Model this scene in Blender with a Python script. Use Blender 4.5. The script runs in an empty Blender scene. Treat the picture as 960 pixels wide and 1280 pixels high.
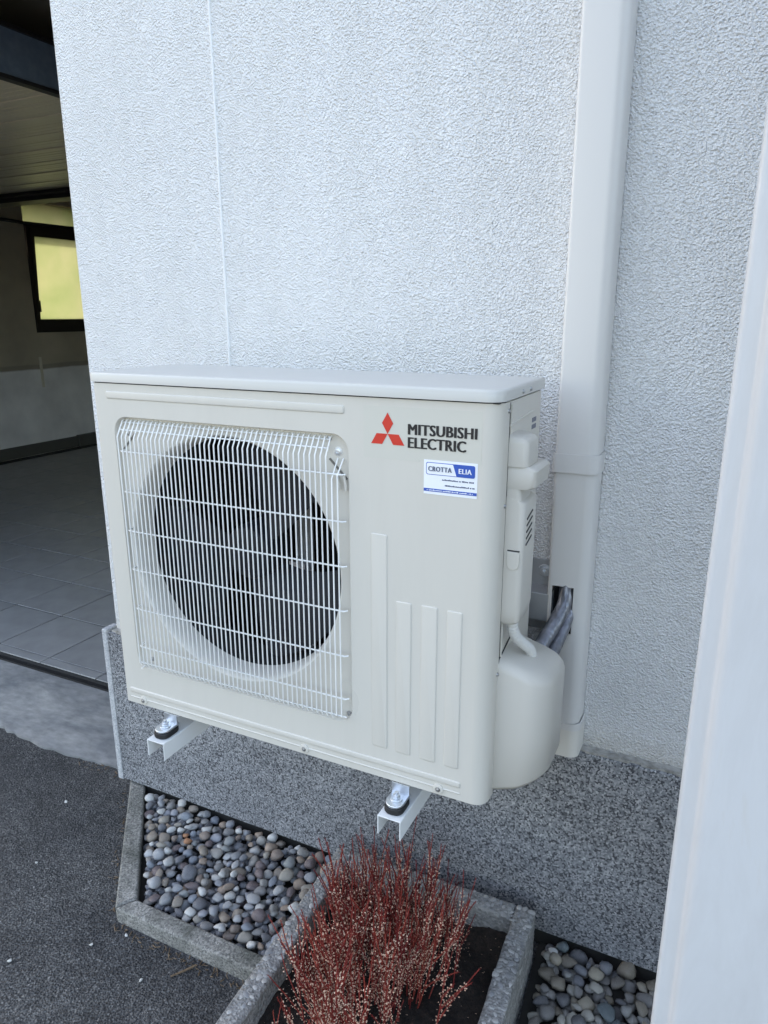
import bpy, bmesh, math, random
import numpy as np
from mathutils import Vector, Matrix

# ---------------------------------------------------------------- camera / world / sun / exposure
SC = bpy.context.scene
COL = SC.collection
R = math.radians

CAM_POS = (1.15095, -1.40531, 0.83445)
YAW, PITCH, ROLL = -0.454246, 0.270135, -0.001527
cd = bpy.data.cameras.new('camera')
cd.sensor_fit = 'VERTICAL'; cd.sensor_height = 36.0; cd.sensor_width = 27.0
cd.lens = 893.171 / 1280 * 36.0
cd.clip_start = 0.02; cd.clip_end = 500
cam = bpy.data.objects.new('camera', cd); COL.objects.link(cam)
fw = Vector((math.sin(YAW)*math.cos(PITCH), math.cos(YAW)*math.cos(PITCH), -math.sin(PITCH)))
rt = Vector((math.cos(YAW), -math.sin(YAW), 0)); up = rt.cross(fw)
c_, s_ = math.cos(ROLL), math.sin(ROLL)
r2 = rt*c_ + up*s_; u2 = -rt*s_ + up*c_
m = Matrix((r2, u2, -fw)).transposed().to_4x4(); m.translation = Vector(CAM_POS)
cam.matrix_world = m
SC.camera = cam

SUN_DIR = Vector((-0.62, 0.52, 0.60)).normalized()        # towards the sun: behind the house
SUN_EL = math.asin(SUN_DIR.z); SUN_AZ = math.atan2(SUN_DIR.x, SUN_DIR.y)
W = bpy.data.worlds.new('World'); SC.world = W; W.use_nodes = True
nt = W.node_tree
sky = nt.nodes.new('ShaderNodeTexSky'); sky.sky_type = 'NISHITA'; sky.sun_disc = False
sky.sun_elevation = SUN_EL; sky.sun_rotation = SUN_AZ
sky.air_density = 1.0; sky.dust_density = 4.0; sky.ozone_density = 1.0; sky.altitude = 300
bg = nt.nodes['Background']; nt.links.new(sky.outputs[0], bg.inputs[0]); bg.inputs[1].default_value = 0.15
sl = bpy.data.lights.new('sun', 'SUN'); sl.energy = 3.0; sl.angle = R(0.53); sl.color = (1.0, 0.93, 0.82)
sun = bpy.data.objects.new('sun', sl); COL.objects.link(sun)
sun.rotation_euler = SUN_DIR.to_track_quat('Z', 'Y').to_euler(); sun.location = (-6, 8, 12)

vs = SC.view_settings
vs.view_transform = 'Standard'; vs.look = 'None'; vs.gamma = 1.0; vs.use_curve_mapping = False
vs.exposure = 2.58
vs.use_white_balance = True; vs.white_balance_temperature = 7950; vs.white_balance_tint = 11
SC.cycles.max_bounces = 5; SC.cycles.diffuse_bounces = 3; SC.cycles.glossy_bounces = 3
SC.cycles.use_denoising = True
SC.cycles.sample_clamp_indirect = 6

# ---------------------------------------------------------------- materials
MATS = {}
def mat(name, col, rough=0.6, metal=0.0, spec=0.5):
    m = bpy.data.materials.new(name); m.use_nodes = True
    b = m.node_tree.nodes['Principled BSDF']
    b.inputs['Base Color'].default_value = (*col, 1); b.inputs['Roughness'].default_value = rough
    b.inputs['Metallic'].default_value = metal; b.inputs['Specular IOR Level'].default_value = spec
    MATS[name] = m
    return m
def N(m, t, **kw):
    n = m.node_tree.nodes.new(t)
    for k, v in kw.items():
        if hasattr(n, k): setattr(n, k, v)
        else: n.inputs[k.replace('_', ' ')].default_value = v
    return n
def L(m, a, b): m.node_tree.links.new(a, b)
def bsdf(m): return m.node_tree.nodes['Principled BSDF']
def coords(m, scale=None, gen='Object'):
    tc = N(m, 'ShaderNodeTexCoord'); out = tc.outputs[gen]
    if scale is not None:
        mp = N(m, 'ShaderNodeMapping'); mp.inputs['Scale'].default_value = scale; L(m, out, mp.inputs[0]); out = mp.outputs[0]
    return out
def noise(m, co, scale, detail=4, rough=0.55, dist=0.0):
    n = N(m, 'ShaderNodeTexNoise'); n.inputs['Scale'].default_value = scale; n.inputs['Detail'].default_value = detail
    n.inputs['Roughness'].default_value = rough; n.inputs['Distortion'].default_value = dist
    L(m, co, n.inputs['Vector']); return n.outputs['Fac']
def voro(m, co, scale, feat='F1', out='Distance', rnd=1.0):
    n = N(m, 'ShaderNodeTexVoronoi'); n.feature = feat; n.inputs['Scale'].default_value = scale
    n.inputs['Randomness'].default_value = rnd
    L(m, co, n.inputs['Vector']); return n.outputs[out]
def ramp(m, fac, stops, interp='LINEAR'):
    r = N(m, 'ShaderNodeValToRGB'); cr = r.color_ramp; cr.interpolation = interp
    while len(cr.elements) < len(stops): cr.elements.new(0.5)
    for e, (p, c) in zip(cr.elements, stops):
        e.position = p; e.color = (*c, 1) if len(c) == 3 else c
    L(m, fac, r.inputs[0]); return r.outputs[0]
def mix(m, fac, a, b, mode='MIX'):
    n = N(m, 'ShaderNodeMix', data_type='RGBA', blend_type=mode)
    for s, v in ((0, fac), (6, a), (7, b)):
        if hasattr(v, 'is_output'): L(m, v, n.inputs[s])
        elif s == 0: n.inputs[0].default_value = v
        else: n.inputs[s].default_value = (*v, 1)
    return n.outputs[2]
def math_(m, op, a, b):
    n = N(m, 'ShaderNodeMath', operation=op)
    for i, v in enumerate((a, b)):
        if hasattr(v, 'is_output'): L(m, v, n.inputs[i])
        else: n.inputs[i].default_value = v
    return n.outputs[0]
def bump(m, h, strength=0.5, dist=0.002, prev=None):
    b = N(m, 'ShaderNodeBump'); b.inputs['Strength'].default_value = strength; b.inputs['Distance'].default_value = dist
    L(m, h, b.inputs['Height'])
    if prev is not None: L(m, prev, b.inputs['Normal'])
    return b.outputs[0]
def setc(m, c): L(m, c, bsdf(m).inputs['Base Color'])
def setn(m, n): L(m, n, bsdf(m).inputs['Normal'])
def setr(m, r): L(m, r, bsdf(m).inputs['Roughness'])

def build_materials():
    # roughcast render
    m = mat('roughcast', (.8, .8, .8), .92, spec=.2); co = coords(m)
    n1 = noise(m, co, 215, 2, .6, .3); n2 = noise(m, co, 500, 2, .6); n3 = noise(m, co, 2.2, 4, .6)
    v = voro(m, co, 235)
    h = math_(m, 'ADD', math_(m, 'MULTIPLY', n1, 1.0), math_(m, 'ADD', math_(m, 'MULTIPLY', n2, .35), math_(m, 'MULTIPLY', v, .8)))
    setn(m, bump(m, h, 1.0, .0058))
    c = ramp(m, n3, [(.3, (.86, .86, .85)), (.7, (.91, .91, .90))])
    stk = noise(m, coords(m, (7, 7, .45)), 2.0, 5, .65, .3)
    c = mix(m, 1, c, ramp(m, stk, [(.35, (.96, .96, .955)), (.6, (1, 1, 1))]), 'MULTIPLY')
    sz = N(m, 'ShaderNodeSeparateXYZ'); L(m, co, sz.inputs[0])
    spl = math_(m, 'ADD', sz.outputs['Z'], math_(m, 'MULTIPLY', noise(m, co, 14, 5, .7), .10))
    setc(m, mix(m, ramp(m, spl, [(.0, (.42, .42, .42)), (.045, (0, 0, 0))]), c, (.50, .46, .40)))
    # granite
    m = mat('granite', (.3, .3, .3), .55); co = coords(m)
    v1 = voro(m, co, 265, out='Color'); v2 = voro(m, co, 420, out='Color'); n3 = noise(m, co, 5, 4)
    g = ramp(m, v1, [(0, (.015, .016, .02)), (.30, (.035, .037, .045)), (.38, (.17, .18, .195)), (.60, (.26, .27, .28)), (.8, (.42, .42, .43)), (1, (.62, .62, .62))])
    g2 = ramp(m, v2, [(0, (.05, .05, .055)), (.3, (.27, .28, .29)), (.8, (.45, .45, .46)), (1, (.6, .6, .6))])
    c = mix(m, .10, g, g2); c = mix(m, 1.0, c, ramp(m, n3, [(.3, (.78, .78, .79)), (.75, (1.05, 1.05, 1.05))]), 'MULTIPLY')
    # pale scrapes
    sc = noise(m, coords(m, (9, 9, 3)), 2.1, 5, .7, .4)
    c = mix(m, ramp(m, sc, [(.70, (0, 0, 0)), (.78, (.5, .5, .5))]), c, (.55, .55, .54))
    setc(m, c); setn(m, bump(m, noise(m, co, 300, 3), .25, .001))
    m = mat('granite_sawn', (.5, .5, .5), .6); co = coords(m)
    setc(m, ramp(m, voro(m, co, 260, out='Color'), [(0, (.3, .31, .33)), (.5, (.46, .47, .48)), (1, (.6, .6, .6))]))
    # mortar
    m = mat('mortar', (.42, .40, .36), .95); co = coords(m)
    setc(m, ramp(m, noise(m, co, 40, 5), [(.35, (.2, .19, .165)), (.65, (.5, .48, .44))])); setn(m, bump(m, noise(m, co, 200, 4), .6, .003))
    # asphalt
    m = mat('asphalt', (.06, .06, .06), .9, spec=.3); co = coords(m)
    v = voro(m, co, 230, out='Color'); d = voro(m, co, 190); n = noise(m, co, 1.7, 5, .6); n2 = noise(m, co, 14, 4, .6)
    c = ramp(m, v, [(0, (.035, .036, .038)), (.40, (.075, .075, .075)), (.7, (.12, .12, .118)), (.9, (.20, .198, .19)), (1, (.34, .335, .32))])
    c = mix(m, 1, c, ramp(m, n, [(.3, (.60, .61, .64)), (.7, (1.15, 1.14, 1.12))]), 'MULTIPLY')
    c = mix(m, 1, c, ramp(m, n2, [(.3, (.8, .8, .8)), (.7, (1.15, 1.15, 1.15))]), 'MULTIPLY')
    setc(m, c)
    setn(m, bump(m, math_(m, 'ADD', d, math_(m, 'MULTIPLY', n2, 1.5)), 1.0, .004))
    # smooth poured concrete apron
    m = mat('apron_concrete', (.3, .3, .3), .75); co = coords(m, (1, 2.2, 1))
    n = noise(m, co, 4, 6, .65, .6); n2 = noise(m, co, 22, 5)
    c = ramp(m, n, [(.34, (.17, .175, .18)), (.5, (.25, .25, .245)), (.66, (.34, .335, .32))])
    c = mix(m, 1, c, ramp(m, n2, [(.3, (.75, .75, .75)), (.7, (1.1, 1.1, 1.1))]), 'MULTIPLY')
    setc(m, c); setn(m, bump(m, n2, .3, .002))
    # kerb concrete (exposed fine grain)
    m = mat('kerb_concrete', (.3, .3, .3), .95); co = coords(m)
    n = noise(m, co, 9, 5, .65); v = voro(m, co, 260, out='Color')
    c = ramp(m, v, [(0, (.10, .10, .10)), (.4, (.24, .235, .22)), (1, (.42, .41, .39))])
    c = mix(m, 1, c, ramp(m, n, [(.34, (.42, .44, .40)), (.66, (1.1, 1.08, 1.04))]), 'MULTIPLY')
    setc(m, c); setn(m, bump(m, math_(m, 'ADD', noise(m, co, 160, 4), noise(m, co, 30, 3)), .9, .004))
    # planter concrete
    m = mat('planter_concrete', (.3, .3, .3), .9); co = coords(m, (1, 1, 2.5))
    n = noise(m, co, 7, 6, .65, .4); n2 = noise(m, co, 60, 4)
    c = ramp(m, n, [(.3, (.15, .148, .14)), (.55, (.28, .275, .26)), (.75, (.40, .39, .37))])
    c = mix(m, .45, c, ramp(m, voro(m, coords(m), 150, out='Color'), [(0, (.10, .10, .10)), (.5, (.28, .275, .265)), (1, (.50, .49, .46))]))
    c = mix(m, 1, c, ramp(m, n2, [(.3, (.78, .78, .78)), (.7, (1.12, 1.12, 1.12))]), 'MULTIPLY')
    setc(m, c); setn(m, bump(m, math_(m, 'ADD', n2, voro(m, coords(m), 150)), .8, .004))
    # stones, coloured per object
    def stone(name, stops, rough=.55):
        m = mat(name, (.3, .3, .3), rough); co = coords(m)
        oi = N(m, 'ShaderNodeObjectInfo')
        c = ramp(m, oi.outputs['Random'], stops, 'CONSTANT')
        add = N(m, 'ShaderNodeVectorMath', operation='ADD'); L(m, co, add.inputs[0]); L(m, oi.outputs['Location'], add.inputs[1])
        n = noise(m, add.outputs[0], 60, 5, .6, .5); nv = noise(m, add.outputs[0], 260, 3)
        c = mix(m, 1, c, ramp(m, n, [(.3, (.7, .7, .7)), (.7, (1.25, 1.25, 1.25))]), 'MULTIPLY')
        ws = N(m, 'ShaderNodeTexWave'); ws.inputs['Scale'].default_value = 22; ws.inputs['Distortion'].default_value = 3.0
        L(m, add.outputs[0], ws.inputs['Vector'])
        band = ramp(m, ws.outputs['Fac'], [(.90, (0, 0, 0)), (.99, (.35, .35, .35))])
        c = mix(m, band, c, (.5, .5, .48))
        setc(m, c); setn(m, bump(m, math_(m, 'ADD', nv, math_(m, 'MULTIPLY', n, 2.0)), .35, .0012))
        return m
    greys = [(.26, .27, .285), (.15, .155, .17), (.38, .38, .375), (.24, .20, .16), (.46, .455, .43), (.30, .285, .26), (.12, .12, .13),
             (.33, .30, .25), (.22, .17, .14), (.52, .52, .50), (.20, .225, .26), (.26, .22, .18), (.31, .32, .33), (.145, .11, .11),
             (.23, .245, .24), (.58, .57, .53), (.22, .23, .24), (.33, .25, .19), (.28, .29, .32), (.21, .205, .20)]
    stone('pebble_stone', [(i/len(greys), c) for i, c in enumerate(greys)])
    tans = [(.20, .17, .13), (.11, .11, .115), (.30, .26, .20), (.16, .165, .18), (.38, .36, .31), (.13, .115, .10), (.24, .24, .23), (.10, .13, .14), (.33, .29, .22), (.18, .17, .16)]
    stone('mixed_stone', [(i/len(tans), c) for i, c in enumerate(tans)])
    stone('orange_stone', [(0, (.42, .19, .09)), (.5, (.36, .2, .1))])
    stone('white_stone', [(0, (.55, .54, .5)), (.5, (.6, .6, .57))])
    chips = [(.38, .375, .36), (.33, .33, .325), (.42, .41, .39), (.24, .24, .24), (.37, .355, .33), (.46, .45, .43), (.33, .325, .31), (.28, .285, .29)]
    stone('chip_stone', [(i/len(chips), c) for i, c in enumerate(chips)], .7)
    # AC casing: ivory powder coat
    m = mat('ivory_paint', (.61, .58, .52), .38, spec=.45); co = coords(m)
    setn(m, bump(m, noise(m, co, 700, 2), .06, .0005))
    setr(m, ramp(m, noise(m, co, 6, 4), [(.3, (.26, .26, .26)), (.7, (.38, .38, .38))]))
    du = noise(m, coords(m, (9, 9, 1.2)), 2.2, 6, .7, .4)
    setc(m, mix(m, ramp(m, du, [(.45, (0, 0, 0)), (.75, (.3, .3, .3))]), (.61, .58, .52), (.54, .51, .455)))
    m = mat('ivory_plastic', (.56, .53, .475), .42, spec=.4)
    setn(m, bump(m, noise(m, coords(m), 900, 2), .08, .0004))
    mat('lid_paint', (.55, .54, .505), .33)
    mat('wire_coating', (.80, .80, .78), .35)
    m = mat('bell_plastic', (.72, .69, .63), .5)
    mat('fan_plastic', (.010, .012, .018), .5, spec=.3)
    mat('dark_inside', (.012, .013, .016), .8)
    m = mat('coil_fins', (.006, .006, .008), .7, 0, .1); co = coords(m)
    w = N(m, 'ShaderNodeTexWave'); w.inputs['Scale'].default_value = 60; L(m, co, w.inputs['Vector']); setn(m, bump(m, w.outputs['Fac'], .6, .002))
    mat('galvanised', (.42, .43, .44), .55, .6); mat('zinc', (.72, .76, .80), .38, .9); mat('screw_steel', (.45, .45, .45), .4, 1.0)
    mat('rubber', (.012, .012, .013), .6)
    mat('arm_paint', (.74, .75, .74), .35)
    mat('seam_dark', (.04, .04, .04), .8); mat('slot_shade', (.16, .15, .13), .8)
    mat('logo_red', (.62, .035, .02), .4); mat('logo_black', (.012, .012, .015), .4)
    m = mat('decal_cream', (.585, .565, .50), .4)
    mat('sticker_white', (.82, .84, .88), .4); mat('sticker_blue', (.02, .09, .42), .4); mat('sticker_ink', (.07, .09, .16), .5)
    mat('trunking_plastic', (.68, .66, .63), .36)
    m = mat('aged_plastic', (.70, .67, .61), .5)
    m = mat('foil_wrap', (.22, .225, .27), .33, .6); co = coords(m)
    setn(m, bump(m, voro(m, coords(m, (1, 1, .5)), 150), .5, .002))
    setc(m, ramp(m, noise(m, co, 45, 3), [(.40, (.17, .175, .195)), (.62, (.24, .245, .27)), (.74, (.5, .5, .53))]))
    mat('bead_plaster', (.84, .84, .83), .85)
    mat('grey_plastic', (.62, .61, .58), .5)
    # door leaf
    m = mat('door_paint', (.64, .65, .66), .35); co = coords(m, (1, 1, .15))
    setn(m, bump(m, noise(m, co, 5, 2), .05, .002))
    setc(m, ramp(m, noise(m, coords(m, (5, 5, 1)), 3, 6, .7, .5), [(.35, (.51, .515, .52)), (.6, (.55, .56, .57)), (.74, (.52, .51, .49))]))
    setr(m, ramp(m, noise(m, coords(m), 12, 4), [(.3, (.28, .28, .28)), (.7, (.5, .5, .5))]))
    # garage
    m = mat('garage_tile', (.12, .12, .12), .42); co = coords(m)
    oi = N(m, 'ShaderNodeObjectInfo')
    c = ramp(m, oi.outputs['Random'], [(0, (.28, .28, .28)), (1, (.315, .312, .308))])
    c = mix(m, 1, c, ramp(m, noise(m, co, 9, 5), [(.3, (.85, .85, .85)), (.7, (1.1, 1.1, 1.1))]), 'MULTIPLY'); setc(m, c)
    mat('grout', (.022, .022, .022), .95)
    m = mat('garage_plaster', (.5, .48, .43), .9); co = coords(m)
    # two coats: whiter lower dado, beige above
    sx = N(m, 'ShaderNodeSeparateXYZ'); L(m, co, sx.inputs[0])
    h = math_(m, 'ADD', sx.outputs['Z'], math_(m, 'MULTIPLY', noise(m, co, 3, 3), .03))
    c = ramp(m, h, [(0.0, (.80, .80, .78)), (.31, (.80, .80, .78)), (.325, (.33, .30, .235)), (.36, (.33, .30, .235)), (.37, (.44, .39, .295)), (1, (.44, .39, .295))])
    c = mix(m, 1, c, ramp(m, noise(m, co, 2.5, 5), [(.3, (.8, .8, .8)), (.7, (1.1, 1.1, 1.1))]), 'MULTIPLY'); setc(m, c)
    mat('baseboard', (.09, .09, .078), .6)
    mat('slat_paint', (.56, .50, .38), .38); mat('slat_edge', (.62, .59, .48), .5)
    mat('dark_ceiling', (.13, .12, .10), .9)
    m = mat('sky_tinted_steel', (.030, .045, .075), .42, .0); co = coords(m)
    setc(m, ramp(m, noise(m, co, 30, 4), [(.35, (.10, .15, .23)), (.7, (.14, .20, .29))]))  # blue of the reflected sky painted into the dark steel's base colour
    mat('black_steel', (.012, .013, .015), .5)
    mat('dark_frame', (.018, .014, .011), .5)
    m = bpy.data.materials.new('frosted_pane'); m.use_nodes = True; MATS['frosted_pane'] = m
    nt = m.node_tree; nt.nodes.remove(nt.nodes['Principled BSDF']); out = nt.nodes['Material Output']
    tr = nt.nodes.new('ShaderNodeBsdfTranslucent'); gl = nt.nodes.new('ShaderNodeBsdfDiffuse'); ms = nt.nodes.new('ShaderNodeMixShader')
    co = coords(m); n = noise(m, co, 2.2, 3)
    c = ramp(m, n, [(.35, (.29, .335, .235)), (.65, (.35, .37, .29))]); L(m, c, tr.inputs[0]); gl.inputs[0].default_value = (.5, .5, .4, 1)
    ms.inputs[0].default_value = .15; L(m, tr.outputs[0], ms.inputs[1]); L(m, gl.outputs[0], ms.inputs[2]); L(m, ms.outputs[0], out.inputs[0])
    # plants / soil
    m = mat('soil', (.02, .014, .011), .95); co = coords(m)
    setc(m, ramp(m, noise(m, co, 60, 6, .7), [(.35, (.008, .006, .005)), (.6, (.028, .019, .014)), (.72, (.09, .05, .035))]))
    setn(m, bump(m, noise(m, co, 90, 5, .7), 1.0, .012))
    def plantmat(name, a, b, rough=.6):
        m = mat(name, a, rough); oi = N(m, 'ShaderNodeObjectInfo')
        n = noise(m, coords(m), 120, 2)
        c = mix(m, oi.outputs['Random'], a, b)
        setc(m, mix(m, 1, c, ramp(m, n, [(.3, (.6, .6, .6)), (.7, (1.3, 1.3, 1.3))]), 'MULTIPLY'))
    plantmat('heather_stem', (.17, .012, .012), (.32, .05, .032))
    plantmat('heather_flower', (.74, .53, .40), (.62, .36, .25))
    plantmat('dry_twig', (.20, .13, .07), (.12, .08, .05))
    mat('earth_and_gap_shade', (.03, .028, .025), .95)
build_materials()
M = MATS

# ---------------------------------------------------------------- mesh helpers
class MB:
    def __init__(self): self.v = []; self.f = []; self.mi = []
    def add(self, vs, fs, mi=0):
        o = len(self.v); self.v += [tuple(p) for p in vs]; self.f += [tuple(i+o for i in f) for f in fs]; self.mi += [mi]*len(fs); return self
    def box(self, x0, x1, y0, y1, z0, z1, mi=0):
        return self.add([(x0,y0,z0),(x1,y0,z0),(x1,y1,z0),(x0,y1,z0),(x0,y0,z1),(x1,y0,z1),(x1,y1,z1),(x0,y1,z1)],
                        [(3,2,1,0),(4,5,6,7),(0,1,5,4),(1,2,6,5),(2,3,7,6),(3,0,4,7)], mi)
    def tube(self, path, r, n=8, caps=True, mi=0):
        P = [Vector(p) for p in path]; rings = []
        rs = r if hasattr(r, '__len__') else [r]*len(P)
        t0 = (P[1]-P[0]).normalized(); ref = Vector((0,0,1)) if abs(t0.z) < .9 else Vector((1,0,0))
        u = t0.cross(ref).normalized()
        vs = []
        for i, p in enumerate(P):
            t = ((P[min(i+1, len(P)-1)]-P[max(i-1, 0)])).normalized()
            u = (u - t*u.dot(t)).normalized(); w = t.cross(u)
            for k in range(n):
                a = 2*math.pi*k/n; vs.append(p + (u*math.cos(a)+w*math.sin(a))*rs[i])
        fs = []
        for i in range(len(P)-1):
            for k in range(n): fs.append((i*n+k, i*n+(k+1) % n, (i+1)*n+(k+1) % n, (i+1)*n+k))
        if caps: fs.append(tuple(range(n-1, -1, -1))); fs.append(tuple((len(P)-1)*n+k for k in range(n)))
        return self.add(vs, fs, mi)
    def prism(self, poly, axis, a, b, mi=0):
        # poly: 2D points; axis 0: (y,z) along x; 1: (x,z) along y; 2: (x,y) along z
        n = len(poly)
        def P(p, t): return (t, p[0], p[1]) if axis == 0 else ((p[0], t, p[1]) if axis == 1 else (p[0], p[1], t))
        vs = [P(p, a) for p in poly] + [P(p, b) for p in poly]
        fs = [tuple(range(n-1, -1, -1)), tuple(range(n, 2*n))] + [(i, (i+1) % n, n+(i+1) % n, n+i) for i in range(n)]
        return self.add(vs, fs, mi)
    def lathe(self, prof, cx, cz, n=64, mi=0):
        # prof: (radius, y) around the y axis through (cx, cz)
        vs = []; fs = []
        for r, y in prof:
            for k in range(n):
                a = 2*math.pi*k/n; vs.append((cx+r*math.cos(a), y, cz+r*math.sin(a)))
        for i in range(len(prof)-1):
            for k in range(n): fs.append((i*n+k, i*n+(k+1) % n, (i+1)*n+(k+1) % n, (i+1)*n+k))
        return self.add(vs, fs, mi)
    def build(self, name, mats, parent=None, smooth=False, bevel=0, seg=2, angle=40, fix=True):
        me = bpy.data.meshes.new(name); me.from_pydata(self.v, [], self.f)
        mats = mats if isinstance(mats, (list, tuple)) else [mats]
        for q in mats: me.materials.append(M[q])
        for p, i in zip(me.polygons, self.mi): p.material_index = i
        if fix or bevel:
            bm = bmesh.new(); bm.from_mesh(me)
            if fix: bmesh.ops.recalc_face_normals(bm, faces=bm.faces)
            if bevel:
                es = [e for e in bm.edges if len(e.link_faces) == 2 and e.calc_face_angle(0) > R(angle)]
                bmesh.ops.bevel(bm, geom=es, offset=bevel, segments=seg, affect='EDGES', profile=.5, clamp_overlap=True)
            bm.to_mesh(me); bm.free()
        if smooth or bevel:
            me.polygons.foreach_set('use_smooth', [True]*len(me.polygons))
            me.set_sharp_from_angle(angle=R(angle if not bevel else 50))
            if bevel:
                acc = np.zeros((len(me.vertices), 3))
                for p in me.polygons:
                    w_ = p.area
                    for i in p.vertices: acc[i] += np.array(p.normal)*w_
                acc /= np.maximum(np.linalg.norm(acc, axis=1, keepdims=True), 1e-12)
                me.normals_split_custom_set_from_vertices([tuple(a) for a in acc])
        o = bpy.data.objects.new(name, me); COL.objects.link(o)
        if parent: o.parent = parent
        return o
def empty(name, loc=(0,0,0), label=None, cat=None, group=None):
    o = bpy.data.objects.new(name, None); COL.objects.link(o); o.location = loc; o.empty_display_size = .1
    return tag(o, label, cat, group)
def tag(o, label=None, cat=None, group=None, kind=None):
    if label: o['label'] = label
    if cat: o['category'] = cat
    if group: o['group'] = group
    if kind: o['kind'] = kind
    return o
def inst(src, name, loc, rot=(0,0,0), scale=(1,1,1), parent=None):
    o = bpy.data.objects.new(name, src.data if hasattr(src, 'data') and not isinstance(src, bpy.types.Mesh) else src)
    COL.objects.link(o); o.location = loc; o.rotation_euler = rot; o.scale = scale
    if parent: o.parent = parent
    return o
def arc(cx, cy, r, a0, a1, n=8):
    return [(cx+r*math.cos(R(a0+(a1-a0)*i/n)), cy+r*math.sin(R(a0+(a1-a0)*i/n))) for i in range(n+1)]
def rrect(x0, x1, z0, z1, r, n=6):
    return arc(x1-r, z1-r, r, 0, 90, n)+arc(x0+r, z1-r, r, 90, 180, n)+arc(x0+r, z0+r, r, 180, 270, n)+arc(x1-r, z0+r, r, 270, 360, n)
def holed_plate(outer, inner, y, flip=False):
    """flat plate in the xz plane at y with a hole: returns verts, faces"""
    bm = bmesh.new()
    es = []
    for loop in (outer, inner):
        vs = [bm.verts.new((p[0], y, p[1])) for p in loop]
        es += [bm.edges.new((vs[i], vs[(i+1) % len(vs)])) for i in range(len(vs))]
    bmesh.ops.triangle_fill(bm, edges=es, use_beauty=True, use_dissolve=False)
    bm.verts.index_update()
    V = [v.co[:] for v in bm.verts]; F = [tuple(v.index for v in f.verts) for f in bm.faces]
    bm.free()
    return V, F
def text_mesh(name, body, size, matn, parent, loc, sx=1.0, offset=0.0, extrude=.0002, align='LEFT', spacing=1.0, fit=None, bold=0.0, bold_n=5):
    cu = bpy.data.curves.new(name, 'FONT'); cu.body = body; cu.size = size; cu.offset = offset; cu.extrude = extrude
    cu.align_x = align; cu.space_character = spacing; cu.resolution_u = 3
    t = bpy.data.objects.new(name, cu); COL.objects.link(t)
    dg = bpy.context.evaluated_depsgraph_get()
    me = bpy.data.meshes.new_from_object(t.evaluated_get(dg)); bpy.data.objects.remove(t); bpy.data.curves.remove(cu)
    if bold:
        base_v = [v.co.copy() for v in me.vertices]; base_f = [tuple(p.vertices) for p in me.polygons]; mb_ = MB()
        for q in range(bold_n): mb_.add([(v.x+bold*(q/(bold_n-1)-.5), v.y, v.z+q*.00002) for v in base_v], base_f)
        me.clear_geometry(); me.from_pydata(mb_.v, [], mb_.f)
    me.name = name; me.materials.clear(); me.materials.append(M[matn])
    o = bpy.data.objects.new(name, me); COL.objects.link(o); o.parent = parent
    if fit:
        xs_ = [v.co.x for v in me.vertices]; ys_ = [v.co.y for v in me.vertices]; X0_, X1_, Y0_, Y1_ = min(xs_), max(xs_), min(ys_), max(ys_)
        for v in me.vertices:
            v.co.x = (v.co.x-X0_)/(X1_-X0_)*fit[0]; v.co.y = (v.co.y-Y0_)/(Y1_-Y0_)*fit[1]
    o.location = loc; o.rotation_euler = (R(90), 0, 0); o.scale = (sx, 1, 1)
    return o

random.seed(7); rng = np.random.default_rng(7)

# ---------------------------------------------------------------- levels
ZG, ZBED, ZK, ZAPR, ZFL = -.612, -.609, -.570, -.572, -.550
WX = -.421                # left corner of the rendered wall
GX0, GY1 = -5.23, 5.0     # garage inner left wall, back wall

# ---------------------------------------------------------------- ground
b = MB(); b.add([(-150,-150,ZG),(150,-150,ZG),(150,150,ZG),(-150,150,ZG)], [(0,1,2,3)])
tag(b.build('asphalt_ground', 'asphalt', fix=False), 'dark worn asphalt of the drive in front of the garage', 'ground', kind='structure')

# concrete apron in front of the garage: sloping slab with a ragged front edge
b = MB(); xs = [-.43 - i*.03 for i in range(190)]
front = [(x, .035 + .012*math.sin(x*9) + random.uniform(-.006, .006)) for x in xs]
n = len(xs); vs = []
for x, y in front: vs.append((x, y, ZG-.03))
for x, y in front: vs.append((x, y+.002, ZG+.009))
for x, y in front: vs.append((x, y+.012, ZG+.014))
for x, y in front: vs.append((x, .356, ZAPR))
for x, y in front: vs.append((x, .366, ZG-.03))
fs = [(k*n+i, k*n+i+1, (k+1)*n+i+1, (k+1)*n+i) for k in range(4) for i in range(n-1)]
b.add(vs, fs)
tag(b.build('garage_apron', 'apron_concrete', smooth=True), 'stained concrete apron sloping up to the garage floor', 'paving', kind='structure')

# garage floor with real tiles
gf = MB().box(GX0, WX, .372, GY1, ZFL-.09, ZFL-.004).build('garage_floor', 'grout')
tag(gf, 'grey tiled floor inside the open garage', 'floor', kind='structure')
MB().box(GX0, WX, .352, .374, ZFL-.06, ZFL-.014).build('floor_edge_gasket', 'rubber', gf)
PX, PY = .315, .328
tm = MB().box(-PX/2+.0035, PX/2-.0035, -PY/2+.0035, PY/2-.0035, -.010, 0).build('floor_tile', 'garage_tile', bevel=.0012, seg=1)
strip = MB().box(-PX/2+.0025, PX/2-.0025, -.0225, .0225, -.008, 0).build('floor_tile', 'garage_tile', bevel=.0012, seg=1)
first = {id(tm): True, id(strip): True}
def put(src, x, y):
    if first[id(src)]: o = src; first[id(src)] = False
    else: o = src.copy(); COL.objects.link(o)
    o.location = (x, y, ZFL + random.uniform(-.0006, .0006)); o.parent = gf
ntile = 0
far = MB()
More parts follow.
